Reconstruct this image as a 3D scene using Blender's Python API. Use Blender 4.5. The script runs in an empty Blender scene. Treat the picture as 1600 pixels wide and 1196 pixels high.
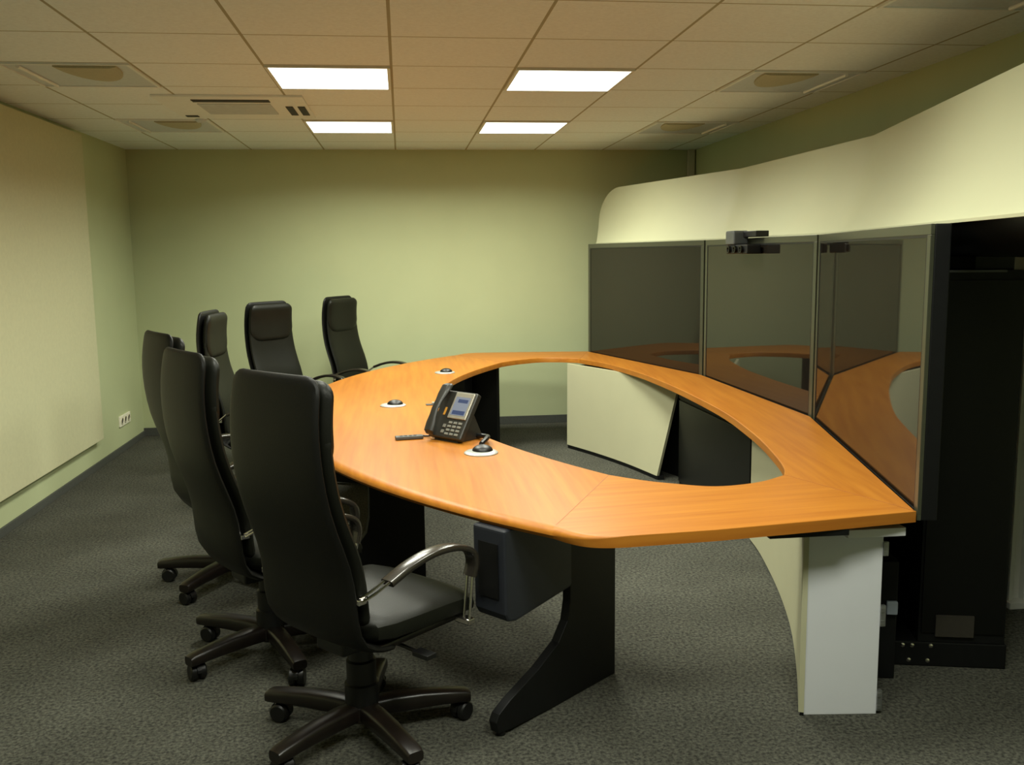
import bpy, bmesh, math, random
from mathutils import Vector, Matrix
random.seed(4)
PI = math.pi
SC = bpy.context.scene
COL = SC.collection

# ------------------------------------------------------------------ camera
CAM_Z = 1.6133
CEIL = 2.5728
YB, XL, XR, YF = 8.73, -2.388, 2.79, -2.6      # back wall, left wall, right wall, wall behind the camera
def cam_axes(yaw, pitch, roll):
    fwd = Vector((math.sin(yaw)*math.cos(pitch), math.cos(yaw)*math.cos(pitch), -math.sin(pitch)))
    right = Vector((math.cos(yaw), -math.sin(yaw), 0)); up = right.cross(fwd)
    return right*math.cos(roll)+up*math.sin(roll), -right*math.sin(roll)+up*math.cos(roll), fwd
r_, u_, f_ = cam_axes(.116292, .137173, -.0122103)
cam = bpy.data.objects.new('camera', bpy.data.cameras.new('camera')); COL.objects.link(cam)
cam.matrix_world = Matrix(((r_.x, u_.x, -f_.x, 0), (r_.y, u_.y, -f_.y, 0), (r_.z, u_.z, -f_.z, CAM_Z), (0, 0, 0, 1)))
cam.data.sensor_fit = 'HORIZONTAL'; cam.data.sensor_width = 36; cam.data.lens = 1450/1600*36
cam.data.clip_start = .05
SC.camera = cam
SC.view_settings.view_transform = 'Standard'; SC.view_settings.look = 'None'
SC.view_settings.gamma = 1; SC.view_settings.use_curve_mapping = False
SC.view_settings.exposure = 0.0
w = bpy.data.worlds.new('world'); SC.world = w; w.use_nodes = True
w.node_tree.nodes['Background'].inputs[0].default_value = (.02, .02, .017, 1)
w.node_tree.nodes['Background'].inputs[1].default_value = 1.0
LAMP = 4.0                      # glow of the lit diffusers themselves
LAMP_W = 34.5                   # watts of each ceiling lamp
SPREAD = 158                    # louvred lamps throw their light down, not along the ceiling
LAMP_COL = (.98, 1.0, .86, 1)

# ------------------------------------------------------------------ materials
def lin(r, g, b):
    f = lambda c: (c/255)/12.92 if c/255 <= .04045 else ((c/255+.055)/1.055)**2.4
    return (f(r), f(g), f(b), 1)
def mat(name, col, rough=.5, metal=0, spec=.5, noise=None, bump=None, coat=0):
    """noise=(scale, amount[, detail]) mottles the colour, bump=(scale, strength)"""
    m = bpy.data.materials.new(name); m.use_nodes = True; nt = m.node_tree; b = nt.nodes['Principled BSDF']
    b.inputs['Base Color'].default_value = col; b.inputs['Roughness'].default_value = rough
    b.inputs['Metallic'].default_value = metal; b.inputs['Specular IOR Level'].default_value = spec
    b.inputs['Coat Weight'].default_value = coat
    tc = nt.nodes.new('ShaderNodeTexCoord')
    if noise:
        n = nt.nodes.new('ShaderNodeTexNoise'); n.inputs['Scale'].default_value = noise[0]
        n.inputs['Detail'].default_value = noise[2] if len(noise) > 2 else 3
        nt.links.new(tc.outputs['Object'], n.inputs['Vector'])
        r = nt.nodes.new('ShaderNodeMapRange'); r.inputs[1].default_value = .3; r.inputs[2].default_value = .7
        r.inputs[3].default_value = 1-noise[1]; r.inputs[4].default_value = 1+noise[1]
        nt.links.new(n.outputs['Fac'], r.inputs[0])
        v = nt.nodes.new('ShaderNodeVectorMath'); v.operation = 'SCALE'; v.inputs[0].default_value = col[:3]
        nt.links.new(r.outputs[0], v.inputs['Scale']); nt.links.new(v.outputs[0], b.inputs['Base Color'])
    if bump:
        n2 = nt.nodes.new('ShaderNodeTexNoise'); n2.inputs['Scale'].default_value = bump[0]; n2.inputs['Detail'].default_value = 3
        nt.links.new(tc.outputs['Object'], n2.inputs['Vector'])
        bp = nt.nodes.new('ShaderNodeBump'); bp.inputs['Strength'].default_value = bump[1]; bp.inputs['Distance'].default_value = .004
        nt.links.new(n2.outputs['Fac'], bp.inputs['Height']); nt.links.new(bp.outputs[0], b.inputs['Normal'])
    return m
def emit(name, col, s):
    m = bpy.data.materials.new(name); m.use_nodes = True; nt = m.node_tree
    b = nt.nodes['Principled BSDF']; b.inputs['Base Color'].default_value = (.8, .8, .8, 1) if s > 1 else (.01, .01, .01, 1)
    b.inputs['Emission Color'].default_value = col; b.inputs['Emission Strength'].default_value = s
    return m
def wood(name, rot):
    m = bpy.data.materials.new(name); m.use_nodes = True; nt = m.node_tree; b = nt.nodes['Principled BSDF']
    tc = nt.nodes.new('ShaderNodeTexCoord'); mp = nt.nodes.new('ShaderNodeMapping')
    mp0 = nt.nodes.new('ShaderNodeMapping'); mp0.inputs['Rotation'].default_value = (0, 0, -rot)
    mp.inputs['Scale'].default_value = (1.2, 22, 22)
    nt.links.new(tc.outputs['Object'], mp0.inputs[0]); nt.links.new(mp0.outputs[0], mp.inputs[0])
    n = nt.nodes.new('ShaderNodeTexNoise'); n.inputs['Scale'].default_value = 1.6; n.inputs['Detail'].default_value = 5
    nt.links.new(mp.outputs[0], n.inputs['Vector'])
    cr = nt.nodes.new('ShaderNodeValToRGB')
    cr.color_ramp.elements[0].position = .3; cr.color_ramp.elements[0].color = lin(160, 96, 30)
    cr.color_ramp.elements[1].position = .72; cr.color_ramp.elements[1].color = lin(177, 114, 38)
    nt.links.new(n.outputs['Fac'], cr.inputs[0]); nt.links.new(cr.outputs[0], b.inputs['Base Color'])
    b.inputs['Roughness'].default_value = .42; b.inputs['Specular IOR Level'].default_value = .22
    return m
def grid_mat(name, col, line, x0, y0, cell, lw):
    """ceiling tiles: mineral board with a thin metal grid, in object coordinates"""
    m = mat(name, col, .9, noise=(60, .04)); nt = m.node_tree; b = nt.nodes['Principled BSDF']
    src = b.inputs['Base Color'].links[0].from_socket
    tc = nt.nodes.new('ShaderNodeTexCoord'); sx = nt.nodes.new('ShaderNodeSeparateXYZ'); nt.links.new(tc.outputs['Object'], sx.inputs[0])
    fs = []
    for k, o in ((0, x0), (1, y0)):
        a = nt.nodes.new('ShaderNodeMath'); a.operation = 'SUBTRACT'; a.inputs[1].default_value = o-cell*40-lw/2
        nt.links.new(sx.outputs[k], a.inputs[0])
        d = nt.nodes.new('ShaderNodeMath'); d.operation = 'MODULO'; d.inputs[1].default_value = cell
        nt.links.new(a.outputs[0], d.inputs[0])
        c = nt.nodes.new('ShaderNodeMath'); c.operation = 'LESS_THAN'; c.inputs[1].default_value = lw*(1 if k == 0 else .75)
        aa = nt.nodes.new('ShaderNodeMath'); aa.operation = 'ADD'; aa.inputs[1].default_value = 0
        nt.links.new(d.outputs[0], c.inputs[0]); fs.append(c)
    mx = nt.nodes.new('ShaderNodeMath'); mx.operation = 'MAXIMUM'
    nt.links.new(fs[0].outputs[0], mx.inputs[0]); nt.links.new(fs[1].outputs[0], mx.inputs[1])
    mix = nt.nodes.new('ShaderNodeMixRGB'); mix.inputs[2].default_value = line
    nt.links.new(mx.outputs[0], mix.inputs[0]); nt.links.new(src, mix.inputs[1]); nt.links.new(mix.outputs[0], b.inputs['Base Color'])
    return m
def carpet_mat():
    m = bpy.data.materials.new('carpet'); m.use_nodes = True; nt = m.node_tree; b = nt.nodes['Principled BSDF']
    tc = nt.nodes.new('ShaderNodeTexCoord')
    n = nt.nodes.new('ShaderNodeTexNoise'); n.inputs['Scale'].default_value = 75; n.inputs['Detail'].default_value = 4; n.inputs['Roughness'].default_value = .7
    n2 = nt.nodes.new('ShaderNodeTexNoise'); n2.inputs['Scale'].default_value = 3; n2.inputs['Detail'].default_value = 3
    nt.links.new(tc.outputs['Object'], n.inputs['Vector']); nt.links.new(tc.outputs['Object'], n2.inputs['Vector'])
    cr = nt.nodes.new('ShaderNodeValToRGB')
    cr.color_ramp.elements[0].position = .36; cr.color_ramp.elements[0].color = lin(46, 46, 42)
    cr.color_ramp.elements[1].position = .66; cr.color_ramp.elements[1].color = lin(94, 94, 84)
    nt.links.new(n.outputs['Fac'], cr.inputs[0])
    r = nt.nodes.new('ShaderNodeMapRange'); r.inputs[1].default_value = .3; r.inputs[2].default_value = .7; r.inputs[3].default_value = .88; r.inputs[4].default_value = 1.12
    nt.links.new(n2.outputs['Fac'], r.inputs[0])
    v = nt.nodes.new('ShaderNodeVectorMath'); v.operation = 'SCALE'
    nt.links.new(cr.outputs[0], v.inputs[0]); nt.links.new(r.outputs[0], v.inputs['Scale']); nt.links.new(v.outputs[0], b.inputs['Base Color'])
    b.inputs['Roughness'].default_value = 1; b.inputs['Specular IOR Level'].default_value = .1
    bp = nt.nodes.new('ShaderNodeBump'); bp.inputs['Strength'].default_value = .5; bp.inputs['Distance'].default_value = .004
    nt.links.new(n.outputs['Fac'], bp.inputs['Height']); nt.links.new(bp.outputs[0], b.inputs['Normal'])
    return m
M = {
 'wall': mat('green_wall_paint', lin(184, 191, 150), .85, noise=(3, .02), spec=.2),
 'panel': mat('wall_panel_fabric', lin(198, 196, 160), .9, noise=(40, .03), spec=.15),
 'ceil': grid_mat('ceiling_tiles', lin(236, 245, 250), lin(168, 166, 144), -1.943, 4.30, .64, .014),
 'carpet': carpet_mat(),
 'base': mat('baseboard_grey', lin(70, 72, 66), .8, noise=(90, .1)),
 'white_metal': mat('white_metal', lin(222, 222, 214), .45, noise=(8, .01)),
 'cream': mat('cream_laminate', lin(184, 182, 150), .5, noise=(5, .015)),
 'grey_white': mat('grey_white_laminate', lin(214, 216, 220), .5, noise=(5, .015)),
 'header': mat('header_white', lin(184, 184, 150), .55, noise=(3, .012)),
 'black': mat('black_coated_steel', lin(15, 16, 16), .5, spec=.25, noise=(30, .1)),
 'black_gloss': mat('black_gloss_panel', lin(13, 14, 12), .3, spec=.28, noise=(6, .1)),
 'navy_black': mat('dark_navy_plastic', lin(34, 37, 44), .5, noise=(30, .05)),
 'leather': mat('black_leather', lin(20, 21, 15), .46, spec=.22, noise=(9, .12), bump=(220, .12)),
 'leather_back': mat('black_leather_shell', lin(15, 15, 12), .5, spec=.25, noise=(9, .1), bump=(260, .12)),
 'base_wood': mat('dark_stained_wood', lin(22, 16, 12), .36, noise=(20, .25)),
 'plastic': mat('black_plastic', lin(13, 13, 13), .42, noise=(40, .06)),
 'chrome': mat('chrome', lin(215, 210, 205), .16, metal=1, noise=(10, .03)),
 'glass': mat('display_glass', lin(27, 24, 20), .025, spec=.34, noise=(300, .04)),
 'frame': mat('display_frame', lin(60, 62, 48), .28, spec=.6, noise=(30, .05)),
 'silver': mat('brushed_silver', lin(170, 172, 164), .4, metal=.4, noise=(60, .05)),
 'hinge': mat('hinge_steel', lin(150, 152, 150), .35, metal=.8, noise=(60, .1)),
 'vent': mat('vent_dark', lin(46, 42, 34), .7, noise=(50, .1)),
 'cassette': mat('cassette_plastic', lin(234, 240, 242), .6, noise=(20, .02)),
 'cassette_g': mat('cassette_grille', lin(204, 212, 216), .7, noise=(20, .05)),
 'reflector': mat('lamp_reflector', lin(206, 216, 226), .4, noise=(60, .05)),
 'reflection_disc': mat('lamp_reflection', lin(178, 174, 146), .7, noise=(120, .08)),
 'tube': mat('tube_streak_white', lin(245, 245, 245), .25, noise=(10, .01)),
 'lamp': emit('lit_diffuser', LAMP_COL, LAMP),
 'trunk': mat('pale_trunking', lin(200, 196, 170), .6, noise=(9, .02)),
 'socket': mat('socket_plastic', lin(238, 234, 214), .4, noise=(9, .01)),
 'socket_in': mat('socket_recess', lin(196, 190, 168), .5, noise=(9, .02)),
 'grey_plastic': mat('grey_plastic', lin(74, 76, 74), .4, noise=(30, .05)),
 'phone': mat('phone_charcoal', lin(44, 44, 40), .38, noise=(60, .05)),
 'phone_trim': mat('phone_silver_trim', lin(176, 172, 158), .3, metal=.5, noise=(60, .04)),
 'screen_on': emit('phone_display', lin(165, 175, 190), .55),
 'screen_blue': emit('phone_display_text', lin(60, 95, 160), .35),
 'key': mat('phone_keys', lin(120, 120, 112), .4, noise=(60, .04)),
 'plug_grey': mat('pale_grey_plug', lin(150, 158, 170), .4, noise=(30, .03)),
 'amber': mat('amber_label', lin(196, 140, 50), .5, noise=(60, .04)),
 'red': mat('red_wire', lin(170, 30, 40), .5, noise=(60, .04)),
 'w_arc': wood('beech_grain_long', PI/2), 'w_wing': wood('beech_grain_cross', .1), 'w_side': wood('beech_grain_rear', PI/2-.1),
}

# ------------------------------------------------------------------ helpers
def obj(name, bm, m, parent=None, smooth=False, bevel=0, seg=2):
    me = bpy.data.meshes.new(name)
    bmesh.ops.recalc_face_normals(bm, faces=bm.faces[:])
    if bevel:
        es = [e for e in bm.edges if len(e.link_faces) == 2 and e.calc_face_angle(0) > .6]
        bmesh.ops.bevel(bm, geom=es, offset=bevel, segments=seg, affect='EDGES', clamp_overlap=True, profile=.6)
    bm.to_mesh(me); bm.free()
    if smooth:
        for p in me.polygons: p.use_smooth = True
        me.set_sharp_from_angle(angle=math.radians(38))
    me.materials.append(M[m] if isinstance(m, str) else m)
    o = bpy.data.objects.new(name, me); COL.objects.link(o)
    if parent: o.parent = parent
    return o
def thing(name, label, cat, loc=(0, 0, 0), rz=0, group=None):
    o = bpy.data.objects.new(name, None); COL.objects.link(o); o.location = loc; o.rotation_euler = (0, 0, rz)
    o.empty_display_size = .1
    return tag(o, label, cat, group)
def tag(o, label, cat, group=None):
    o['label'] = label; o['category'] = cat
    if group: o['group'] = group
    return o
def struct(name, bm, m, **k):
    o = obj(name, bm, m, **k); o['kind'] = 'structure'; return o
def box(bm, a, b, mtx=None):
    vs = [bm.verts.new((x, y, z)) for x in (a[0], b[0]) for y in (a[1], b[1]) for z in (a[2], b[2])]
    for f in ((0, 1, 3, 2), (4, 6, 7, 5), (0, 4, 5, 1), (2, 3, 7, 6), (0, 2, 6, 4), (1, 5, 7, 3)): bm.faces.new([vs[i] for i in f])
    if mtx is not None: bmesh.ops.transform(bm, matrix=mtx, verts=vs)
    return vs
def loft(bm, rings, cap=True, closed=True):
    R = [[bm.verts.new(p) for p in r] for r in rings]
    n = len(R[0])
    for a, b in zip(R, R[1:]):
        for i in range(n if closed else n-1):
            j = (i+1) % n; bm.faces.new((a[i], a[j], b[j], b[i]))
    if cap and closed:
        bm.faces.new(R[0][::-1]); bm.faces.new(R[-1])
    return R
def prism(bm, pts, z0, z1):
    loft(bm, [[(x, y, z0) for x, y in pts], [(x, y, z1) for x, y in pts]])
def tube(bm, pts, r, n=8):
    pts = [Vector(p) for p in pts]; rings = []
    for i, p in enumerate(pts):
        t = (pts[min(i+1, len(pts)-1)]-pts[max(i-1, 0)]).normalized()
        a = t.cross(Vector((0, 0, 1)))
        if a.length < .05: a = t.cross(Vector((0, 1, 0)))
        a.normalize(); b = t.cross(a)
        rr = r[i] if isinstance(r, (list, tuple)) else r
        rings.append([tuple(p+a*rr*math.cos(2*PI*k/n)+b*rr*math.sin(2*PI*k/n)) for k in range(n)])
    loft(bm, rings)
def lathe(bm, prof, n=20, c=(0, 0, 0), mtx=None):
    rings = [[(c[0]+r*math.cos(2*PI*k/n), c[1]+r*math.sin(2*PI*k/n), c[2]+z) for k in range(n)] for r, z in prof]
    R = loft(bm, rings)
    if mtx is not None: bmesh.ops.transform(bm, matrix=mtx, verts=[v for r in R for v in r])
def spline(pts, n):
    """Catmull-Rom through pts, n samples per span"""
    P = [Vector(p) for p in pts]; P = [P[0]*2-P[1]]+P+[P[-1]*2-P[-2]]; out = []
    for i in range(1, len(P)-2):
        for k in range(n):
            t = k/n; a, b, c, d = P[i-1:i+3]
            out.append(.5*((2*b)+(-a+c)*t+(2*a-5*b+4*c-d)*t*t+(-a+3*b-3*c+d)*t**3))
    out.append(P[-2]); return out
def resample(pts, n):
    pts = [Vector(p) for p in pts]; L = [0]
    for a, b in zip(pts, pts[1:]): L.append(L[-1]+(b-a).length)
    out = []; j = 0
    for i in range(n):
        s = L[-1]*i/(n-1)
        while j < len(L)-2 and L[j+1] < s: j += 1
        t = (s-L[j])/max(1e-9, L[j+1]-L[j]); out.append(pts[j].lerp(pts[j+1], min(1, t)))
    return out

# ------------------------------------------------------------------ room shell
T = .1
bm = bmesh.new(); box(bm, (XL-T, YF-T, -T), (XR+T, YB+T, 0)); struct('floor', bm, 'carpet')
bm = bmesh.new(); box(bm, (XL-T, YF-T, CEIL), (XR+T, YB+T, CEIL+T)); struct('ceiling', bm, 'ceil')
bm = bmesh.new(); box(bm, (XL-T, YB, 0), (XR+T, YB+T, CEIL)); struct('wall_back', bm, 'wall')
bm = bmesh.new(); box(bm, (XL-T, YF, 0), (XL, YB, CEIL)); struct('wall_left', bm, 'wall')
bm = bmesh.new(); box(bm, (XR, YF, 0), (XR+T, YB, CEIL)); struct('wall_right', bm, 'wall')
bm = bmesh.new(); box(bm, (XL-T, YF-T, 0), (XR+T, YF, CEIL)); struct('wall_front', bm, 'wall')
BH = .075
bm = bmesh.new(); box(bm, (XL, YB-.014, 0), (XR, YB, BH)); struct('baseboard_back', bm, 'base', bevel=.003)
bm = bmesh.new(); box(bm, (XL, YF, 0), (XL+.014, YB-.014, BH*.7)); struct('baseboard_left', bm, 'base', bevel=.003)
bm = bmesh.new(); box(bm, (XR-.014, YF, 0), (XR, YB-.014, BH)); struct('baseboard_right', bm, 'base', bevel=.003)
bm = bmesh.new(); box(bm, (2.71, YB-.045, 0), (XR-.014, YB-.014, CEIL)); struct('trim_1', bm, 'trunk', bevel=.003)   # corner trunking

# ------------------------------------------------------------------ ceiling lights
CELL = .64; GX, GY = -1.943, 4.30
def light_lit(i, j, label, power=1.0):
    x, y = GX+i*CELL, GY+j*CELL
    t = thing('ceiling_light', label, 'ceiling light', (x+CELL/2, y+CELL/2, CEIL), group='recessed ceiling lights')
    h = CELL/2-.006; k = h-.016
    bm = bmesh.new()
    for a, b in (((-h, -h), (h, -k)), ((-h, k), (h, h)), ((-h, -k), (-k, k)), ((k, -k), (h, k))):
        box(bm, (a[0], a[1], -.012), (b[0], b[1], 0))
    obj('frame', bm, 'white_metal', t)
    bm = bmesh.new(); box(bm, (-k, -k, -.010), (k, k, -.001)); obj('diffuser', bm, 'lamp', t)
    ld = bpy.data.lights.new('lamp_light', 'AREA'); ld.shape = 'SQUARE'; ld.size = .58; ld.energy = LAMP_W*power; ld.color = LAMP_COL[:3]; ld.spread = math.radians(SPREAD)
    lo = bpy.data.objects.new('lamp_light', ld); COL.objects.link(lo); lo.parent = t; lo.location = (0, 0, -.014)
    return t
def light_off(i, j, label, side):
    x, y = GX+i*CELL, GY+j*CELL
    t = thing('ceiling_light', label, 'ceiling light', (x+CELL/2, y+CELL/2, CEIL), group='recessed ceiling lights')
    h = CELL/2-.006; k = h-.016
    bm = bmesh.new()
    for a, b in (((-h, -h), (h, -k)), ((-h, k), (h, h)), ((-h, -k), (-k, k)), ((k, -k), (h, k))):
        box(bm, (a[0], a[1], -.010), (b[0], b[1], 0))
    obj('frame', bm, 'cassette', t)
    bm = bmesh.new(); box(bm, (-k, -k, -.004), (k, k, -.001)); obj('reflector', bm, 'reflector', t)
    bm = bmesh.new()      # raised beige half-disc models a reflection at the near side of the housing
    pts = [(-side*.09+.15*math.cos(a), -.28+.40*math.sin(a)) for a in [PI*q/18 for q in range(19)]]
    loft(bm, [[(p[0], p[1], -.004) for p in pts], [(p[0], -.28+(p[1]+.28)*.97, -.014) for p in pts], [(-side*.09+(p[0]+side*.09)*.8, -.28+(p[1]+.28)*.8, -.02) for p in pts]])
    obj('reflection_disc', bm, 'reflection_disc', t, smooth=True)
    bm = bmesh.new(); tube(bm, [(side*.225, -.27, -.012), (side*.225, .27, -.012)], .009); obj('tube_streak', bm, 'tube', t, smooth=True)  # white tube also stands in for the streak of lit lamps reflected there
    return t
for (i, j, d) in ((2, 1, 'lit square ceiling light, larger of the two left of the centre'), (4, 1, 'lit square ceiling light, larger of the two right of the centre'),
                  (2, 4, 'lit square ceiling light, smaller of the two left of the centre, near back wall'), (4, 4, 'lit square ceiling light, smaller of the two right of the centre, near back wall')):
    light_lit(i, j, d)
for (i, j, pw) in ((2, -2.2, .65), (4, -2.2, .6), (2, -5, .7), (4, -5, 1.0)):
    light_lit(i, j, 'lit square ceiling light of the rows above and behind the photographer, outside the photo', pw)
light_off(0, 1, 'unlit recessed ceiling light, larger one above the pale left wall panel', -1)
light_off(0, 4, 'unlit recessed ceiling light, smaller one near the left back corner', -1)
light_off(6, 1, 'unlit recessed ceiling light above the middle of the white header', 1)
light_off(6, 4, 'unlit recessed ceiling light, small one near the right back corner', 1)
light_off(6, -2, 'unlit recessed ceiling light cut off by the top right edge of the photo', 1)

# air conditioning cassette
t = thing('air_conditioner', 'square cream air conditioning cassette in the ceiling near the back left', 'air conditioner', (-1.0, 6.28, CEIL))
h = .44
bm = bmesh.new(); box(bm, (-h, -h, -.014), (h, h, 0)); obj('cover_panel', bm, 'cassette', t, bevel=.004)
bm = bmesh.new()
for k in range(14): box(bm, (-.22, -.2+k*.03, -.020), (.22, -.2+k*.03+.022, -.0135))
obj('intake_grille', bm, 'cassette_g', t)
for a, b in (((-.23, -.345, -.018), (.23, -.265, -.0135)), ((.30, -.10, -.018), (.345, .26, -.0135)), ((.375, -.10, -.018), (.42, .26, -.0135)), ((-.40, .30, -.018), (-.32, .36, -.0135))):
    bm = bmesh.new(); box(bm, a, b); obj('air_slot', bm, 'vent', t)
t = tag(obj('smoke_sensor', (lambda b: (lathe(b, [(.035, 0), (.035, -.012), (.02, -.022), (.004, -.024)], 16), b)[1])(bmesh.new()), 'cassette_g', smooth=True),
        'small round sensor on the ceiling beside the air conditioning cassette', 'sensor')
t.location = (-1.36, 6.86, CEIL)

# ------------------------------------------------------------------ left wall
t = thing('wall_panel', 'large pale acoustic panel hanging on the left wall', 'wall panel', (XL, 7.40, .235))
bm = bmesh.new(); box(bm, (.03, -6.6, 0), (.06, 0, 2.30)); obj('panel', bm, 'panel', t, bevel=.004)
bm = bmesh.new(); box(bm, (0, -6.55, .03), (.03, -.05, 2.28)); obj('batten', bm, 'base', t)
t = thing('wall_socket', 'cream three-gang power socket low on the left wall', 'socket', (XL, 8.14, .26))
bm = bmesh.new(); box(bm, (0, -.15, -.045), (.014, .15, .045)); obj('face_plate', bm, 'socket', t, bevel=.004)
for k in (-1, 0, 1):
    bm = bmesh.new(); lathe(bm, [(.03, 0), (.03, .006), (.024, .006), (.022, .001)], 20, mtx=Matrix.Translation((.013, k*.095, 0)) @ Matrix.Rotation(PI/2, 4, 'Y'))
    obj('socket_well', bm, 'socket_in', t, smooth=True)

# ------------------------------------------------------------------ conference table
K = .9453; YC = 5.77
def W(x, u): return Vector((x*K, (YC-u)*K, 0))
ZT, TH = .75, .038
def section(name, outer, inner, n, nose, m, parent, swap=False):
    """a slab between two plan curves; nose = how far the outer edge is rounded in"""
    O, I = resample(outer, n), resample(inner, n); bm = bmesh.new(); rings = []
    for k, (o, i) in enumerate(zip(O, I)):
        d = (i-o).normalized(); L = (i-o).length
        if nose:
            pr = [(.0, -.024), (.001, -.017), (.006, -.010), (.016, -.004), (.030, -.0008), (.040, 0)]
            g = nose(k/(n-1)) if callable(nose) else 1.0
            pr = [(a*(g+.08*(1-g)), z*(g+.1*(1-g))) for a, z in pr]
        else:
            pr = [(0, -.003), (.0015, -.0006), (.003, 0)]
        top = [o+d*a+Vector((0, 0, ZT+z)) for a, z in pr]
        bot = [(i-d*.003)+Vector((0, 0, ZT)), (i-d*.001)+Vector((0, 0, ZT-.002)), i+Vector((0, 0, ZT-.004)), i+Vector((0, 0, ZT-TH)), o+d*((.012*g) if nose else 0)+Vector((0, 0, ZT-TH))]
        rings.append([tuple(p) for p in top+bot])
    loft(bm, rings)
    return obj(name, bm, m, parent, smooth=True)
tbl = thing('conference_table', 'ring-shaped beech conference table with an open middle, before the dark displays', 'table', (0, 0, 0))
arc_o = [W(3.18-math.sqrt(3.88**2-u*u), u) for u in [2.784-i*5.568/60 for i in range(61)]]
arc_i = [W(.2+.148*u*u, u) for u in [2.07-i*4.14/60 for i in range(61)]]
section('tabletop_section', arc_o, arc_i, 61, True, 'w_arc', tbl)
wing_o = spline([W(.4775, 2.784), W(.525, 2.845), W(.58, 2.888), W(.66, 2.905), W(.80, 2.898)], 6)+[W(1.018, 2.884), W(1.4, 2.835), W(1.777, 2.782)]
wing_i = spline([W(.834, 2.07), W(.94, 2.175), W(1.045, 2.25), W(1.205, 2.325), W(1.389, 2.29), W(1.543, 2.19)], 6)
rear_i = spline([W(1.543, 2.19), W(1.60, 2.05), W(1.66, 1.80), W(1.72, 1.50), W(1.765, 1.20), W(1.82, .72), W(1.84, .2), W(1.84, -.4), W(1.82, -.85), W(1.79, -1.2), W(1.686, -1.78), W(1.53, -2.19)], 5)
rear_o = [W(1.775, 2.782), W(2.235, .911), W(2.213, -.927), W(1.72, -2.79)]
mir = lambda L, dx=0: [Vector((p.x, 2*YC*K-p.y, 0)) for p in L]
def section2(outer, inner, m, nose=False, n=41): return section('tabletop_section', outer, inner, n, nose, m, tbl)
fade = lambda f: max(0, 1-f/.20)
section2([p for p in wing_o], wing_i, 'w_wing', fade, 61)
# matching parameters keep the kinks of the rear edge sharp
def rear():
    # three runs, joined at the kinks of the displays
    segs_o = [(rear_o[0], rear_o[1]), (rear_o[1], rear_o[2]), (rear_o[2], rear_o[3])]
    n = len(rear_i); cut = [0, int(n*.42), int(n*.62), n-1]
    cut[1] = min(range(n), key=lambda k: abs(rear_i[k].y-(YC-.85)*K)); cut[2] = min(range(n), key=lambda k: abs(rear_i[k].y-(YC+.85)*K))
    O, I = [], []
    for s, (a, b) in enumerate(segs_o):
        ii = resample(rear_i[cut[s]:cut[s+1]+1], 14); oo = [a.lerp(b, k/13) for k in range(14)]
        if s: ii, oo = ii[1:], oo[1:]
        O += oo; I += ii
    bm = bmesh.new(); rings = []
    for o, i in zip(O, I):
        rings.append([(o.x, o.y, ZT-.003), (o.x-.003, o.y, ZT), (i.x+.003, i.y, ZT), (i.x, i.y, ZT-.003), (i.x, i.y, ZT-TH), (o.x, o.y, ZT-TH)])
    loft(bm, rings); obj('tabletop_section', bm, 'w_side', tbl, smooth=True)
rear()
wing_o2 = mir(wing_o); wing_o2[-1] = W(1.72, -2.79); wing_i2 = mir(wing_i); wing_i2[-1] = W(1.53, -2.19)
section2(wing_o2, wing_i2, 'w_wing', fade, 61)
# dark seam lines let into the joints
def seam(a, b):
    d = (b-a).normalized(); nrm = Vector((-d.y, d.x, 0))*.0014; bm = bmesh.new()
    a = a+d*.012; b = b-d*.004
    pts = [a-nrm, b-nrm, b+nrm, a+nrm]; prism(bm, [(p.x, p.y) for p in pts], ZT-.004, ZT+.0004)
    obj('seam_strip', bm, 'seam', tbl)
M['seam'] = mat('seam_brown', lin(150, 88, 40), .6, noise=(50, .05))
seam(W(.4775, 2.784)+Vector((.015, .025, 0)), W(.834, 2.07)); seam(W(1.775, 2.782), W(1.543, 2.19))
seam(W(.4775, -2.784)+Vector((.015, -.025, 0)), W(.834, -2.07)); seam(W(1.72, -2.79), W(1.53, -2.19))

# slab legs with an outward foot; local x = outward from the back edge, built in the vertical plane
def slab_leg(back, ang, mirror=1, boxed=True):
    d = Vector((math.cos(ang), math.sin(ang), 0)); nrm = Vector((-d.y, d.x, 0))
    prof = [(0, 0.0), (.06, 0), (.36, .003), (.60, .012), (.66, .02), (.67, .06), (.655, .085)] + \
           [(.60, .115), (.45, .175), (.34, .235), (.29, .30), (.275, .37), (.272, .47), (.272, .712)] + [(.24, .712), (0, .712)]
    def P(s, z, w_): q = back+d*s+nrm*w_; return (q.x, q.y, z)
    bm = bmesh.new(); loft(bm, [[P(s, z, -.018) for s, z in prof], [P(s, z, .018) for s, z in prof]])
    leg = obj('leg', bm, 'black', tbl, bevel=.003)
    for s in (.05, .63):
        bm = bmesh.new(); q = back+d*s; lathe(bm, [(.016, -.0), (.016, .02)], 12, c=(q.x, q.y, 0)); obj('foot_pad', bm, 'plastic', leg)
    if boxed:
        w0, w1 = (-.018, .13) if mirror > 0 else (-.13, .018)
        bp = [(.255, .712), (.255, .425), (.56, .385), (.60, .392), (.615, .42), (.62, .712)]
        bm = bmesh.new(); loft(bm, [[P(s, z, w0) for s, z in bp], [P(s, z, w1) for s, z in bp]])
        bx = obj('cable_box', bm, 'navy_black', tbl, bevel=.012, seg=3)
        bm = bmesh.new(); wa, wb = (w0+w1)/2-.045, (w0+w1)/2+.045
        loft(bm, [[P(.612, z, wa), P(.622, z, wa), P(.622, z, wb), P(.612, z, wb)] for z in (.47, .66)])
        obj('opening', bm, 'plastic', bx)
    return leg
L1 = Vector((.767, 3.356, 0)); A1 = math.atan2(2.917-3.356, .261-.767)
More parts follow.
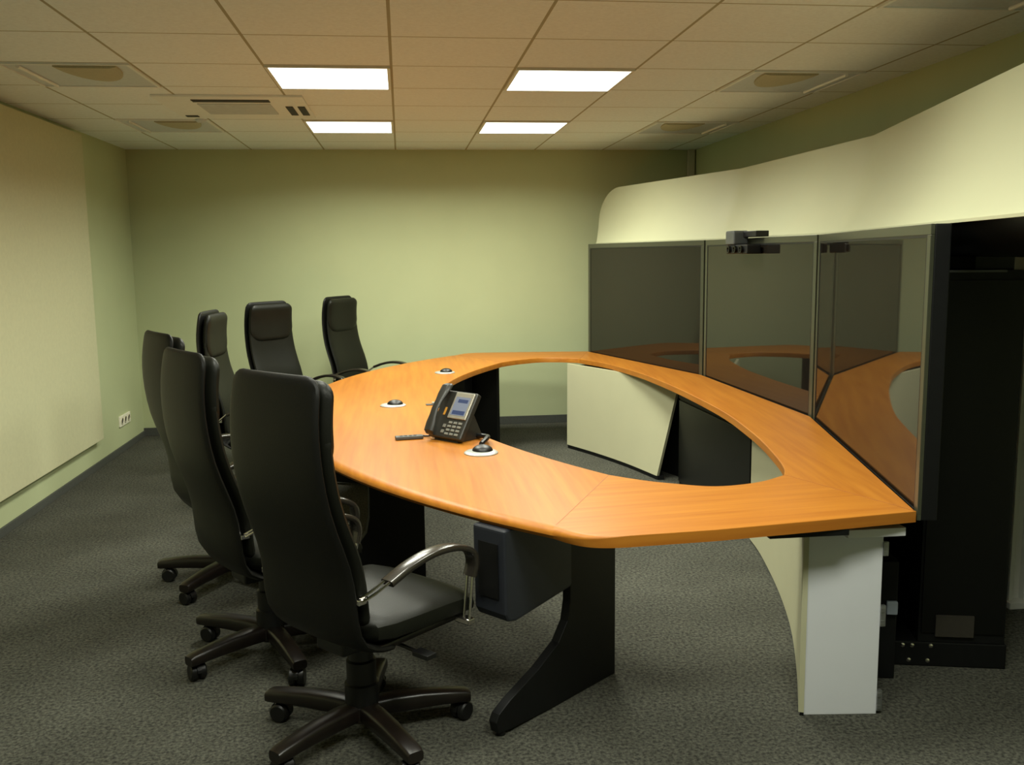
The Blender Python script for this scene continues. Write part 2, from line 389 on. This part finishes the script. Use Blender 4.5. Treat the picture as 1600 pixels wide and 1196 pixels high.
slab_leg(L1, A1, -1)
slab_leg(Vector((L1.x, 2*YC*K-L1.y, 0)), -A1, 1)
slab_leg(Vector((.075, 4.46, 0)), math.radians(196), -1, False)
slab_leg(Vector((.075, 2*YC*K-4.46, 0)), math.radians(164), 1, False)
# steel channel below the near wing that ends in a small hook
bm = bmesh.new()
box(bm, (.55, 2.86, .700), (.80, 2.90, .7125)); box(bm, (.787, 2.86, .683), (.80, 2.90, .7005))
obj('support_rail', bm, 'black', tbl)
bm = bmesh.new(); box(bm, (1.16, 2.79, .690), (1.43, 2.86, .7125)); obj('support_rail', bm, 'black', tbl)

# ------------------------------------------------------------------ displays
A, B, C, D = [Vector(p) for p in ((1.687, 2.832, 0), (2.124, 4.593, 0), (2.103, 6.330, 0), (1.635, 8.106, 0))]
ZD0, ZD1 = .715, 1.695
def out_n(a, b):
    d = (b-a).normalized(); n = Vector((d.y, -d.x, 0)); return d, n     # n points away from the table
def display(a, b, label, m0=.0, m1=.0):
    d, n = out_n(a, b); L = (b-a).length; ang = math.atan2(d.y, d.x)
    t = thing('display_screen', label, 'screen', (a.x, a.y, 0), ang, 'dark display screens behind the table')
    # local: x along the display, -y away from the table
    bw = .036
    bm = bmesh.new()
    box(bm, (m0, -.014, ZD0), (L-m1, -.001, ZD0+.02)); box(bm, (m0, -.014, ZD1-.035), (L-m1, -.001, ZD1))
    box(bm, (m0, -.014, ZD0+.02), (m0+bw, -.001, ZD1-.035)); box(bm, (L-m1-bw, -.014, ZD0+.02), (L-m1, -.001, ZD1-.035))
    obj('frame', bm, 'frame', t, bevel=.002)
    bm = bmesh.new(); box(bm, (m0+bw, -.013, ZD0+.02), (L-m1-bw, -.004, ZD1-.035)); obj('glass_panel', bm, 'glass', t)
    bm = bmesh.new(); x0, x1, z0, z1, q = m0+bw, L-m1-bw, ZD0+.02, ZD1-.035, .009
    box(bm, (x0, -.0042, z0), (x1, -.002, z0+q)); box(bm, (x0, -.0042, z1-q), (x1, -.002, z1)); box(bm, (x0, -.0042, z0+q), (x0+q, -.002, z1-q)); box(bm, (x1-q, -.0042, z0+q), (x1, -.002, z1-q))
    obj('bezel', bm, 'plastic', t)
    bm = bmesh.new(); box(bm, (m0, -.065, ZD0), (L-m1, -.014, ZD1)); obj('back_housing', bm, 'black', t, bevel=.004)
    for s in (.64, .86):
        bm = bmesh.new(); box(bm, (L*s-.05, -.115, 0), (L*s+.05, -.065, ZD1-.1)); box(bm, (L*s-.05, -.15, 0), (L*s+.05, -.065, .03)); obj('stand', bm, 'black', t, bevel=.003)
    return t
display(A, B, 'right one of three dark displays, nearest the camera, reflecting the table', 0, .012)
display(B, C, 'middle one of three dark displays, with the camera mounted on top', .012, .012)
display(C, D, 'left one of three dark displays, farthest from the camera', .012, 0)

# three-lens camera over the middle display
mid = (B+C)/2; d, n = out_n(B, C)
t = thing('video_camera', 'black and grey video conference camera on top of the middle display', 'camera', (mid.x, mid.y, 0), math.atan2(d.y, d.x))
bm = bmesh.new(); box(bm, (-.17, -.03, 1.700), (.14, .05, 1.735)); obj('mount_arm', bm, 'plastic', t, bevel=.004)
bm = bmesh.new(); box(bm, (.03, .015, 1.655), (.17, .11, 1.74)); obj('camera_head', bm, 'grey_plastic', t, bevel=.012, seg=3)
bm = bmesh.new(); box(bm, (-.16, .012, 1.60), (.18, .10, 1.655)); obj('lens_housing', bm, 'plastic', t, bevel=.008, seg=3)
for k in (-.09, .01, .11):
    bm = bmesh.new(); lathe(bm, [(.022, 0), (.022, .018), (.015, .018), (.012, .01)], 16, mtx=Matrix.Translation((k, .098, 1.627)) @ Matrix.Rotation(-PI/2, 4, 'X'))
    obj('lens', bm, 'black_gloss', t, smooth=True)

# ------------------------------------------------------------------ curved white header above the displays
def header():
    t = thing('display_header', 'long curved white canopy wall above the dark displays', 'header', (0, 0, 0))
    dAB, nAB = out_n(A, B); dBC, nBC = out_n(B, C); dCD, nCD = out_n(C, D)
    a0 = A-dAB*.62; d1 = D-dCD*.11
    mb = (nAB+nBC).normalized(); mb = mb/mb.dot(nBC); mc = (nBC+nCD).normalized(); mc = mc/mc.dot(nBC)
    prof = [(.10, 0), (.14, .12), (.18, .27), (.215, .45), (.238, .66), (.252, .84), (.262, 1)]
    Z0, Z1, R = 1.700, 2.187, .30
    st = []
    def run(p, q, np_, nq, s0, s1):
        L = (q-p).length
        for k in range(25):
            f = k/24; st.append((p.lerp(q, f), np_.lerp(nq, f), (s0+L*f) if s0 is not None else 9, (s1+L*(1-f)) if s1 is not None else 9))
    run(a0, B, nAB, mb, 0, None); st.pop(); run(B, C, mb, mc, None, None); st.pop()
    # denser towards the rounded far end
    L = (d1-C).length
    for k in range(60):
        f = 1-(1-k/59)**1.8; st.append((C.lerp(d1, f), mc.lerp(nCD+dCD*1.5, f), 9, L*(1-f)))
    rings = []; under = []
    for p, nn, s0, s1 in st:
        s = min(s0, s1); zt = Z1 if s >= R else Z1-R*.92+math.sqrt(max(0, R*R-(R-s)**2))*.92
        fr, bk = [], []
        for o, h_ in prof:
            z = Z0+(zt-Z0)*h_; f = (z-Z0)/(Z1-Z0)
            # offset follows the true height, so the corner is cut out of the same surface
            for (oa, ha), (ob, hb) in zip(prof, prof[1:]):
                if ha <= f+1e-6 <= hb+1e-5: oo = oa+(ob-oa)*(f-ha)/(hb-ha)
            q = p+nn*oo; fr.append((q.x, q.y, z)); q = p+nn*(oo+.03); bk.append((q.x, q.y, z))
        rings.append(fr+bk[::-1])
        u = [(.10, 1.699), (.115, 1.67), (.15, 1.63), (.21, 1.60), (.30, 1.585), (.31, 1.60), (.22, 1.615), (.165, 1.64), (.13, 1.675), (.13, 1.699)]
        under.append([((p+nn*o).x, (p+nn*o).y, z) for o, z in u])
    bm = bmesh.new(); loft(bm, rings); obj('canopy_panel', bm, 'header', t, smooth=True)
    bm = bmesh.new(); loft(bm, under); obj('under_panel', bm, 'black_gloss', t, smooth=True)
    # light lip along the lower edge
    bm = bmesh.new(); loft(bm, [[((p+nn*o).x, (p+nn*o).y, z) for o, z in ((.088, 1.698), (.088, 1.708), (.108, 1.708), (.108, 1.698))] for p, nn, _, _ in st])
    obj('lower_lip', bm, 'header', t)
    for P_, nn in ((B, mb), (C, mc), (D, nCD)):     # struts to the floor
        q = P_+nn*.30
        if P_ is A: q = P_+nn*.30+dAB*.45
        if P_ is D: q = P_+nn*.25-dCD*.15
        bm = bmesh.new(); box(bm, (q.x-.02, q.y-.02, 0), (q.x+.02, q.y+.02, 2.0 if P_ is not D else 1.9)); obj('strut', bm, 'black', t)
header()

# ------------------------------------------------------------------ black equipment behind the right display
dAB, nAB = out_n(A, B); angAB = math.atan2(dAB.y, dAB.x)
t = thing('equipment_rack', 'tall black equipment cabinet behind the right display, at the right edge', 'cabinet', (1.955, 3.235, 0), angAB)
# local x along the display, -y away from the table
bm = bmesh.new(); box(bm, (0, -.32, .10), (.62, 0, 1.535)); obj('body', bm, 'black', t, bevel=.004)
bm = bmesh.new(); box(bm, (.07, -.30, 1.535), (.60, -.16, 1.62)); obj('cap', bm, 'black_gloss', t, bevel=.004)
bm = bmesh.new(); box(bm, (-.008, -.31, .14), (0, -.01, 1.50)); obj('door', bm, 'black_gloss', t, bevel=.002)
bm = bmesh.new(); box(bm, (-.012, -.245, 1.528), (.02, -.03, 1.536)); obj('lit_edge_strip', bm, 'grey_plastic', t)  # grey strip stands in for light caught on the cabinet's top edge
bm = bmesh.new(); box(bm, (-.016, -.2, .13), (-.008, -.06, .215)); obj('latch_plate', bm, 'vent', t)
bm = bmesh.new(); box(bm, (.0, -.33, 0), (.62, .085, .10)); obj('plinth', bm, 'black', t, bevel=.006)
for (yy, zz) in ((.055, .085), (.02, .085), (-.05, .085), (.03, .025), (-.04, .025)):
    bm = bmesh.new(); lathe(bm, [(.0085, 0), (.0085, .004), (.003, .007)], 10, mtx=Matrix.Translation((.001, yy, zz)) @ Matrix.Rotation(-PI/2, 4, 'Y')); obj('screw', bm, 'chrome', t)
t = thing('power_distribution_box', 'small black box with a grey plug below the table corner', 'power box', (1.74, 3.16, 0), angAB)
bm = bmesh.new(); box(bm, (0, -.075, 0), (.13, .03, .46)); obj('housing', bm, 'black', t, bevel=.006)
bm = bmesh.new(); box(bm, (-.018, -.072, .26), (0, -.032, .31)); obj('plug', bm, 'plug_grey', t, bevel=.004)

t = thing('facade_upright', 'narrow white facade upright with a foot plate at the right edge', 'panel', (2.69, 3.74, 0))
bm = bmesh.new(); box(bm, (0, 0, .03), (.022, .14, 1.60)); box(bm, (.022, .03, .03), (.07, .12, 1.60)); box(bm, (.07, 0, .03), (.095, .14, 1.60)); obj('upright', bm, 'white_metal', t, bevel=.003)
bm = bmesh.new(); box(bm, (-.012, -.03, 0), (.098, .16, .03)); obj('foot_plate', bm, 'white_metal', t, bevel=.003)

# ------------------------------------------------------------------ cabinets below the rear part of the ring
near_c = spline([Vector((x, y, 0)) for x, y in ((1.338, 2.927), (1.453, 3.201), (1.583, 3.542), (1.669, 3.811), (1.743, 4.082), (1.81, 4.364), (1.869, 4.644), (1.902, 4.86))], 4)
t = thing('table_cabinet', 'white cabinet with a curved cream side under the near table corner', 'cabinet', (1.338, 2.927, 0))
off = Vector((1.338, 2.927, 0))
def offs(path, w_):
    out = []
    for i, p in enumerate(path):
        tt = (path[min(i+1, len(path)-1)]-path[max(0, i-1)]).normalized(); out.append(p+Vector((tt.y, -tt.x, 0))*w_)
    return out
back_c = offs(near_c, .018)
bm = bmesh.new(); loft(bm, [[tuple(a-off+Vector((0, 0, z))) for a, z in ((p, .012), (p, .708), (q, .708), (q, .012))] for p, q in zip(near_c, back_c)])
obj('side_panel', bm, 'cream', t, smooth=True)
bm = bmesh.new(); loft(bm, [[tuple(a-off+Vector((0, 0, z))) for a, z in ((p, 0), (p, .012), (q, .012), (q, 0))] for p, q in zip(offs(near_c, .004), back_c)]); obj('toe_strip', bm, 'black', t)
bm = bmesh.new(); loft(bm, [[(.004, .0, z), (.272, -.03, z), (.274, -.012, z), (.012, .018, z)] for z in (0, .656)]); obj('end_panel', bm, 'grey_white', t, bevel=.003)
bm = bmesh.new(); box(bm, (.12, -.075, .657), (.325, .06, .686)); obj('bracket_plate', bm, 'grey_white', t, bevel=.002)
bm = bmesh.new(); prism(bm, [(.255, -.012), (.272, -.012), (.62, 1.80), (.585, 1.88)], .012, .70); obj('back_panel', bm, 'black', t)
for z in (.60, .36, .05):
    h = .05 if z > .5 else .075
    bm = bmesh.new(); box(bm, (.272, -.034, z-h/2), (.290, -.020, z+h/2)); 
    for s in (-1, 1): box(bm, (.270, -.037, z+s*h*.3-.008), (.284, -.031, z+s*h*.3+.008))
    obj('hinge', bm, 'hinge', t, bevel=.001)
for z in (.345, .02, .05):
    bm = bmesh.new(); tube(bm, [(.292, -.02, z), (.296, -.012, z+.006), (.294, -.004, z+.014)], .002, 6); obj('wire', bm, 'red', t)

t = thing('table_cabinet', 'plain cream cabinet under the far end of the table, seen through its opening', 'cabinet', (1.348, 7.587, 0))
off = Vector((1.348, 7.587, 0))
far_b = spline([Vector(p) for p in ((1.338, 7.53, 0), (1.50, 7.17, 0), (1.655, 6.75, 0), (1.773, 6.32, 0))], 5)
far_t = spline([Vector(p) for p in ((1.348, 7.56, 0), (1.53, 7.17, 0), (1.72, 6.72, 0), (1.895, 6.22, 0))], 5)
rings = []
for p, q in zip(far_b, far_t):
    rings.append([tuple(v) for v in (p-off+Vector((0, 0, .03)), q-off+Vector((0, 0, .708)), q-off+Vector((.02, .01, .708)), p-off+Vector((.02, .01, .03)))])
bm = bmesh.new(); loft(bm, rings); obj('front_panel', bm, 'cream', t, smooth=True)
bm = bmesh.new(); loft(bm, [[tuple(p-off+Vector((.006+dx, 0, z))) for dx, z in ((0, 0), (0, .03), (.05, .03), (.05, 0))] for p in far_b]); obj('toe_strip', bm, 'black', t)
bm = bmesh.new(); prism(bm, [(.10, .0), (.27, -.36), (.46, -.78), (.61, -1.20), (.70, -1.20), (.60, -.60), (.26, .10)], .0, .69); obj('body', bm, 'black', t)

t = thing('media_cabinet', 'glossy black cabinet under the table below the middle display', 'cabinet', (1.93, 4.90, 0))
bm = bmesh.new(); prism(bm, [(0, 0), (-.035, 1.28), (.07, 1.28), (.10, 0)], 0, .70); obj('body', bm, 'black', t)
bm = bmesh.new(); prism(bm, [(-.012, .02), (-.045, 1.27), (-.036, 1.27), (-.001, .02)], .03, .60); obj('door', bm, 'black_gloss', t, bevel=.002)
bm = bmesh.new(); prism(bm, [(-.014, .02), (-.047, 1.27), (-.036, 1.27), (-.001, .02)], .615, .69); obj('shelf_rail', bm, 'black', t)

# ------------------------------------------------------------------ office chairs
def ring_se(c, half, th, nf, nz, bow, e=3.2, n=24, bowref=.25):
    """superellipse ring: across y (half), along normal (nf, nz) (th/2); bow pushes the sides forward"""
    out = []
    for k in range(n):
        a = 2*PI*k/n; ca, sa = math.cos(a), math.sin(a)
        y = half*math.copysign(abs(ca)**(2/e), ca); s = th/2*math.copysign(abs(sa)**(2/e), sa)
        out.append((c[0]+nf*s+bow*(y/bowref)**2, y, c[1]+nz*s))
    return out
def back_loft(bm, prof, half, th, shift, z0, z1, r_top, r_bot, bow, e=3.2, nst=26, crown=0):
    P = spline([Vector((f, z, 0)) for f, z in prof], 12)
    P = [p for p in P if z0-1e-6 <= p.y <= z1+1e-6]; P = resample(P, 60)
    L = [0]
    for a, b in zip(P, P[1:]): L.append(L[-1]+(b-a).length)
    tot = L[-1]; ss = []
    for k in range(nst): ss.append(tot*(1-math.cos(PI*k/(nst-1)))/2)
    rings = []
    for s in ss:
        j = min(len(L)-2, max(0, next((q for q in range(len(L)-1) if L[q+1] >= s), len(L)-2)))
        t = (s-L[j])/max(1e-9, L[j+1]-L[j]); p = P[j].lerp(P[j+1], t); d = (P[j+1]-P[j]).normalized()
        nf, nz = d.y, -d.x
        hw = half(p.y); dt, db = tot-s, s
        q = 1.0
        if dt < r_top: m_ = r_top-math.sqrt(max(0, r_top**2-(r_top-dt)**2)); hw -= m_; q = min(q, max(.12, math.sqrt(max(0, 1-(1-min(1, dt/(th*.6)))**2))))
        if db < r_bot: m_ = r_bot-math.sqrt(max(0, r_bot**2-(r_bot-db)**2)); hw -= m_; q = min(q, max(.12, math.sqrt(max(0, 1-(1-min(1, db/(th*.6)))**2))))
        rings.append(ring_se((p.x+nf*shift, p.y+nz*shift), max(.02, hw), th*q, nf, nz, bow, e))
    loft(bm, rings)
PROF = [(-.06, .392), (-.13, .402), (-.19, .435), (-.215, .49), (-.222, .56), (-.228, .63), (-.246, .71), (-.278, .80), (-.306, .90), (-.322, 1.02), (-.322, 1.14), (-.302, 1.275)]
def half_w(z): return .236-.024*min(1, max(0, (z-.42)/.85))**1.5
def make_chair(label, legrot):
    t = thing('office_chair', label, 'chair')
    bm = bmesh.new(); back_loft(bm, PROF, half_w, .034, 0, .392, 1.275, .055, .02, .022)
    sh = obj('backrest_shell', bm, 'leather_back', t, smooth=True)
    bm = bmesh.new(); back_loft(bm, PROF, lambda z: half_w(z)-.004, .046, .044, .47, 1.10, .025, .04, .024, 3.0)
    cu = obj('backrest_cushion', bm, 'leather', t, smooth=True)
    bm = bmesh.new(); back_loft(bm, PROF, lambda z: half_w(z)-.004,    .064, .048, .955, 1.268, .052, .12, .024, 2.9)
    obj('headrest', bm, 'leather', t, smooth=True)
    # seat
    bm = bmesh.new(); rings = []
    for f, zc, hw, th in ((-.145, .452, .17, .02), (-.14, .456, .20, .06), (-.12, .458, .235, .085), (-.06, .456, .255, .095), (.04, .455, .262, .098), (.16, .454, .266, .098), (.25, .448, .262, .094), (.295, .438, .250, .080), (.318, .428, .21, .05), (.324, .423, .17, .02)):
        rings.append([(f+(.0), y, z) for (_, y, z) in ring_se((0, zc), hw, th, 0, 1, 0, 3.6)])
    loft(bm, rings); obj('seat', bm, 'leather', t, smooth=True)
    bm = bmesh.new(); box(bm, (-.11, -.225, .390), (.28, .225, .412)); obj('seat_board', bm, 'base_wood', t, bevel=.008)
    bm = bmesh.new(); box(bm, (-.13, -.07, .335), (.12, .07, .393)); obj('tilt_mechanism', bm, 'plastic', t, bevel=.012, seg=3)
    bm = bmesh.new(); tube(bm, [(.02, -.06, .36), (.03, -.18, .355), (.035, -.245, .35)], .007); box(bm, (.015, -.305, .342), (.055, -.235, .358)); obj('tilt_lever', bm, 'plastic', t, bevel=.002)
    bm = bmesh.new(); lathe(bm, [(.050, .09), (.058, .10), (.058, .19), (.050, .195), (.050, .27), (.042, .275), (.042, .335), (.03, .34)], 24); obj('column', bm, 'plastic', t, smooth=True)
    bm = bmesh.new(); lathe(bm, [(.05, .062), (.062, .07), (.062, .118), (.05, .126), (.02, .128)], 24); obj('hub', bm, 'base_wood', t, smooth=True)
    for s in (-1, 1):
        ar = None
        path = spline([Vector(p) for p in ((.232, s*.292, .560), (.244, s*.294, .605), (.228, s*.294, .648), (.160, s*.292, .678), (.06, s*.290, .684), (-.04, s*.288, .666), (-.125, s*.286, .636))], 6)
        rings = []
        for i, p in enumerate(path):
            d = (path[min(i+1, len(path)-1)]-path[max(0, i-1)]).normalized(); nn = Vector((-d.z, 0, d.x)); hw = .026; th = .014
            if nn.z < 0 and i > 8: nn = -nn
            e = 4; rr = []
            for k in range(16):
                a = 2*PI*k/16; ca, sa = math.cos(a), math.sin(a)
                rr.append(tuple(p+Vector((0, 1, 0))*hw*math.copysign(abs(ca)**.5, ca)+nn*th*math.copysign(abs(sa)**.5, sa)))
            rings.append(rr)
        bm = bmesh.new()
        # fix twisting by building every normal from the same rule
        rings = []
        for i, p in enumerate(path):
            d = (path[min(i+1, len(path)-1)]-path[max(0, i-1)]).normalized(); nn = Vector((d.z, 0, -d.x))
            rings.append([tuple(p+Vector((0, 1, 0))*.026*math.copysign(abs(math.cos(2*PI*k/16))**.35, math.cos(2*PI*k/16))+nn*.011*math.copysign(abs(math.sin(2*PI*k/16))**.5, math.sin(2*PI*k/16))) for k in range(16)])
        loft(bm, rings); ar = obj('armrest', bm, 'arm', t, smooth=True)
        for o in (-.012, .012):
            bm = bmesh.new(); tube(bm, [(.212, s*.292+o, .416), (.224, s*.292+o, .50), (.234, s*.292+o, .570)], .0052); obj('chrome_rod', bm, 'chrome', ar, smooth=True)
            bm = bmesh.new(); tube(bm, [(-.118, s*.286+o, .644), (-.162, s*.262+o, .610), (-.190, s*.238+o, .588)], .0052); obj('chrome_rod', bm, 'chrome', ar, smooth=True)
        bm = bmesh.new(); box(bm, (.198, min(s*.25, s*.315), .402), (.230, max(s*.25, s*.315), .422)); obj('chrome_bracket', bm, 'chrome', ar, bevel=.003)
        bm = bmesh.new(); box(bm, (-.205, min(s*.212, s*.246), .576), (-.172, max(s*.212, s*.246), .594)); obj('chrome_bracket', bm, 'chrome', ar, bevel=.003)
    for k in range(5):
        a = math.radians(legrot+72*k); mt = Matrix.Rotation(a, 4, 'Z')
        bm = bmesh.new(); rings = []
        for r, zc, hw, hh in ((.035, .095, .034, .030), (.10, .100, .035, .031), (.20, .100, .033, .029), (.28, .096, .031, .025), (.355, .090, .030, .022), (.372, .087, .027, .018)):
            rings.append([tuple(mt @ Vector((r, hw*math.copysign(abs(math.cos(2*PI*q/16))**.42, math.cos(2*PI*q/16)), zc+hh*math.copysign(abs(math.sin(2*PI*q/16))**.55, math.sin(2*PI*q/16))))) for q in range(16)])
        loft(bm, rings); lg = obj('leg', bm, 'base_wood', t, smooth=True)
        bm = bmesh.new()
        sw = Matrix.Translation(mt @ Vector((.335, 0, 0))) @ Matrix.Rotation(a+.6+k*1.3, 4, 'Z')
        for s in (-1, 1):
            lathe(bm, [(.010, -.012), (.028, -.013), (.033, -.008), (.033, .008), (.028, .013), (.010, .012)], 18, mtx=sw @ Matrix.Translation((.012, s*.017, .033)) @ Matrix.Rotation(PI/2, 4, 'X'))
        obj('caster', bm, 'plastic', lg, smooth=True)
        bm = bmesh.new()
        hd = [[tuple(sw @ Vector((.012+.037*math.cos(q), y, .034+.037*math.sin(q)))) for q in [PI*.02+PI*.96*i/10 for i in range(11)]]+[tuple(sw @ Vector((.012+.034*math.cos(q), y, .034+.034*math.sin(q)))) for q in [PI*.98-PI*.96*i/10 for i in range(11)]] for y in (-.008, .008)]
        loft(bm, hd); obj('caster_hood', bm, 'plastic', lg)
    return t
M['arm'] = mat('armrest_leather', lin(40, 36, 30), .22, noise=(9, .1), spec=.7)
def dup(root, label):
    r = root.copy(); COL.objects.link(r); r['label'] = label
    for ch in list(root.children):
        c = ch.copy(); COL.objects.link(c); c.parent = r
        for g in ch.children:
            q = g.copy(); COL.objects.link(q); q.parent = c
    return r
CH = [  # x, y, facing angle of seat, label
 (-.172, 3.010, 43, 'black leather high-back office chair nearest the camera, with its armrest and seat in view'),
 (-.572, 3.735, 32, 'black high-back office chair seen from behind, middle of the three backs at the left'),
 (-.885, 4.640, 30, 'black high-back office chair seen from behind, farthest left, its top partly hidden'),
 (-.96, 6.20, -6, 'black office chair facing the camera, leftmost and nearest of the three on the far side'),
 (-.82, 7.20, -40, 'black office chair facing the camera, middle of the three on the far side, widest headrest'),
 (-.30, 8.00, -31, 'black office chair by the back wall, rightmost of the three on the far side'),
]
first = make_chair(CH[0][3], 0)
first['group'] = 'high-back office chairs around the table'
chairs = [first]+[dup(first, c[3]) for c in CH[1:]]
LEGROT = [10, 6, 28, 40, 10, 55]
for o, c, lr in zip(chairs, CH, LEGROT):
    o.location = (c[0], c[1], 0); o.rotation_euler = (0, 0, math.radians(c[2]))
    for ch in o.children:                       # the swivel base turns on its own
        if ch.name.split('.')[0] in ('leg',): ch.rotation_euler = (0, 0, math.radians(lr-c[2]))

# ------------------------------------------------------------------ things on the table
def grommet(x, y, rz, label, sc=1):
    t = thing('cable_outlet', label, 'cable outlet', (x, y, ZT), rz, 'round cable outlets let into the table')
    bm = bmesh.new(); lathe(bm, [(.075, 0), (.075, .004), (.068, .009), (.05, .011), (.01, .011)], 32); obj('rim', bm, 'silver', t, smooth=True)
    bm = bmesh.new()
    rings = []
    for k in range(9):
        a = PI/2*k/8; rings.append([(math.cos(2*PI*q/24)*.046*math.cos(a)+(.012), math.sin(2*PI*q/24)*.046*math.cos(a), .010+.026*math.sin(a)) for q in range(24)] if k < 8 else [(math.cos(2*PI*q/24)*.002+.012, math.sin(2*PI*q/24)*.002, .036) for q in range(24)])
    loft(bm, rings); obj('cap', bm, 'plastic', t, smooth=True)
grommet(.325, 3.985, .9, 'silver cable outlet with dark cap beside the desk phone')
grommet(-.070, 5.37, 0, 'silver cable outlet with dark cap at the left middle of the table')
grommet(.298, 6.83, -.6, 'silver cable outlet with dark cap on the far part of the table')

# desk phone: local +x = towards the person using it
t = thing('desk_phone', 'charcoal desk phone with colour display and handset standing on the table', 'phone', (.215, 4.27, ZT), math.radians(222))
t.scale = (1.12, 1.12, 1.12)
tilt = Matrix.Translation((.035, 0, .019)) @ Matrix.Rotation(math.radians(-33), 4, 'Y')   # local z runs up the face, +x out of it
def tb(name, a, b, m, par, bev=.0, seg=2):
    bm = bmesh.new(); box(bm, a, b, tilt); return obj(name, bm, m, par, bevel=bev, seg=seg)
body = tb('body', (-.03, -.115, 0), (.0, .075, .215), 'phone', t, .01, 3)
tb('display_bezel', (-.002, -.040, .088), (.006, .066, .208), 'phone_trim', body, .006, 3)
tb('display', (.004, -.028, .103), (.0075, .054, .186), 'screen_on', body)
tb('display_text', (.0072, -.020, .106), (.0078, .050, .124), 'screen_blue', body)
tb('display_text', (.0072, -.010, .160), (.0078, .046, .176), 'screen_blue', body)
for r in range(4):
    for c in range(3):
        tb('key', (-.001, -.020+c*.028, .014+r*.017), (.004, -.020+c*.028+.020, .014+r*.017+.010), 'key', body, .0015)
tb('key', (-.001, -.046, .02), (.004, -.030, .034), 'key', body, .0015); tb('key', (-.001, -.046, .045), (.004, -.030, .060), 'key', body, .0015)
tb('indicator', (-.001, -.072, .10), (.003, -.062, .135), 'amber', body, .001)
bm = bmesh.new(); rings = []
for k, (z, x, w_, th) in enumerate(((.002, .012, .020, .018), (.012, .022, .026, .030), (.045, .028, .026, .026), (.075, .034, .020, .018), (.11, .038, .019, .016), (.15, .034, .020, .018), (.185, .028, .026, .026), (.222, .022, .027, .032), (.236, .014, .020, .02))):
    rings.append([tuple(tilt @ Vector((x+th/2*math.sin(2*PI*q/14), -.092+w_*math.cos(2*PI*q/14), z))) for q in range(14)])
loft(bm, rings); obj('handset', bm, 'phone', t, smooth=True)
bm = bmesh.new(); loft(bm, [[(.02, y, .0), (-.13, y, .0), (-.13, y, .012), (-.075, y, .12), (-.055, y, .12), (.01, y, .02)] for y in (-.09, .05)]); obj('stand', bm, 'phone', t, bevel=.003)
bm = bmesh.new()
tube(bm, [(-.01, -.10, .01), (.01, -.15, .006), (.02, -.20, .005)], .004)
obj('cord', bm, 'plastic', t, smooth=True)
bm = bmesh.new(); tube(bm, spline([Vector(p) for p in ((-.10, .03, .014), (-.09, .11, .02), (-.02, .18, .034), (.050, .212, .024))], 5), .010); obj('cable', bm, 'plastic', t, smooth=True)

t = thing('remote_control', 'flat black remote control lying on the table left of the desk phone', 'remote control', (.020, 4.36, ZT), math.radians(8))
bm = bmesh.new(); box(bm, (-.072, -.022, .001), (.060, .022, .017)); obj('body', bm, 'grey_plastic', t, bevel=.006, seg=3)
bm = bmesh.new()
for k in range(4): box(bm, (-.05+k*.022, -.010, .0165), (-.038+k*.022, .010, .0185))
obj('buttons', bm, 'plastic', t)
t = thing('table_clip', 'small grey clip at the inner table edge behind the phone', 'clip', (.165, 5.36, ZT), .1)
bm = bmesh.new(); box(bm, (-.045, -.02, 0), (.04, .02, .006)); obj('plate', bm, 'grey_plastic', t, bevel=.002)
bm = bmesh.new(); box(bm, (-.01, -.012, .006), (.035, .012, .016)); obj('latch', bm, 'silver', t, bevel=.002)
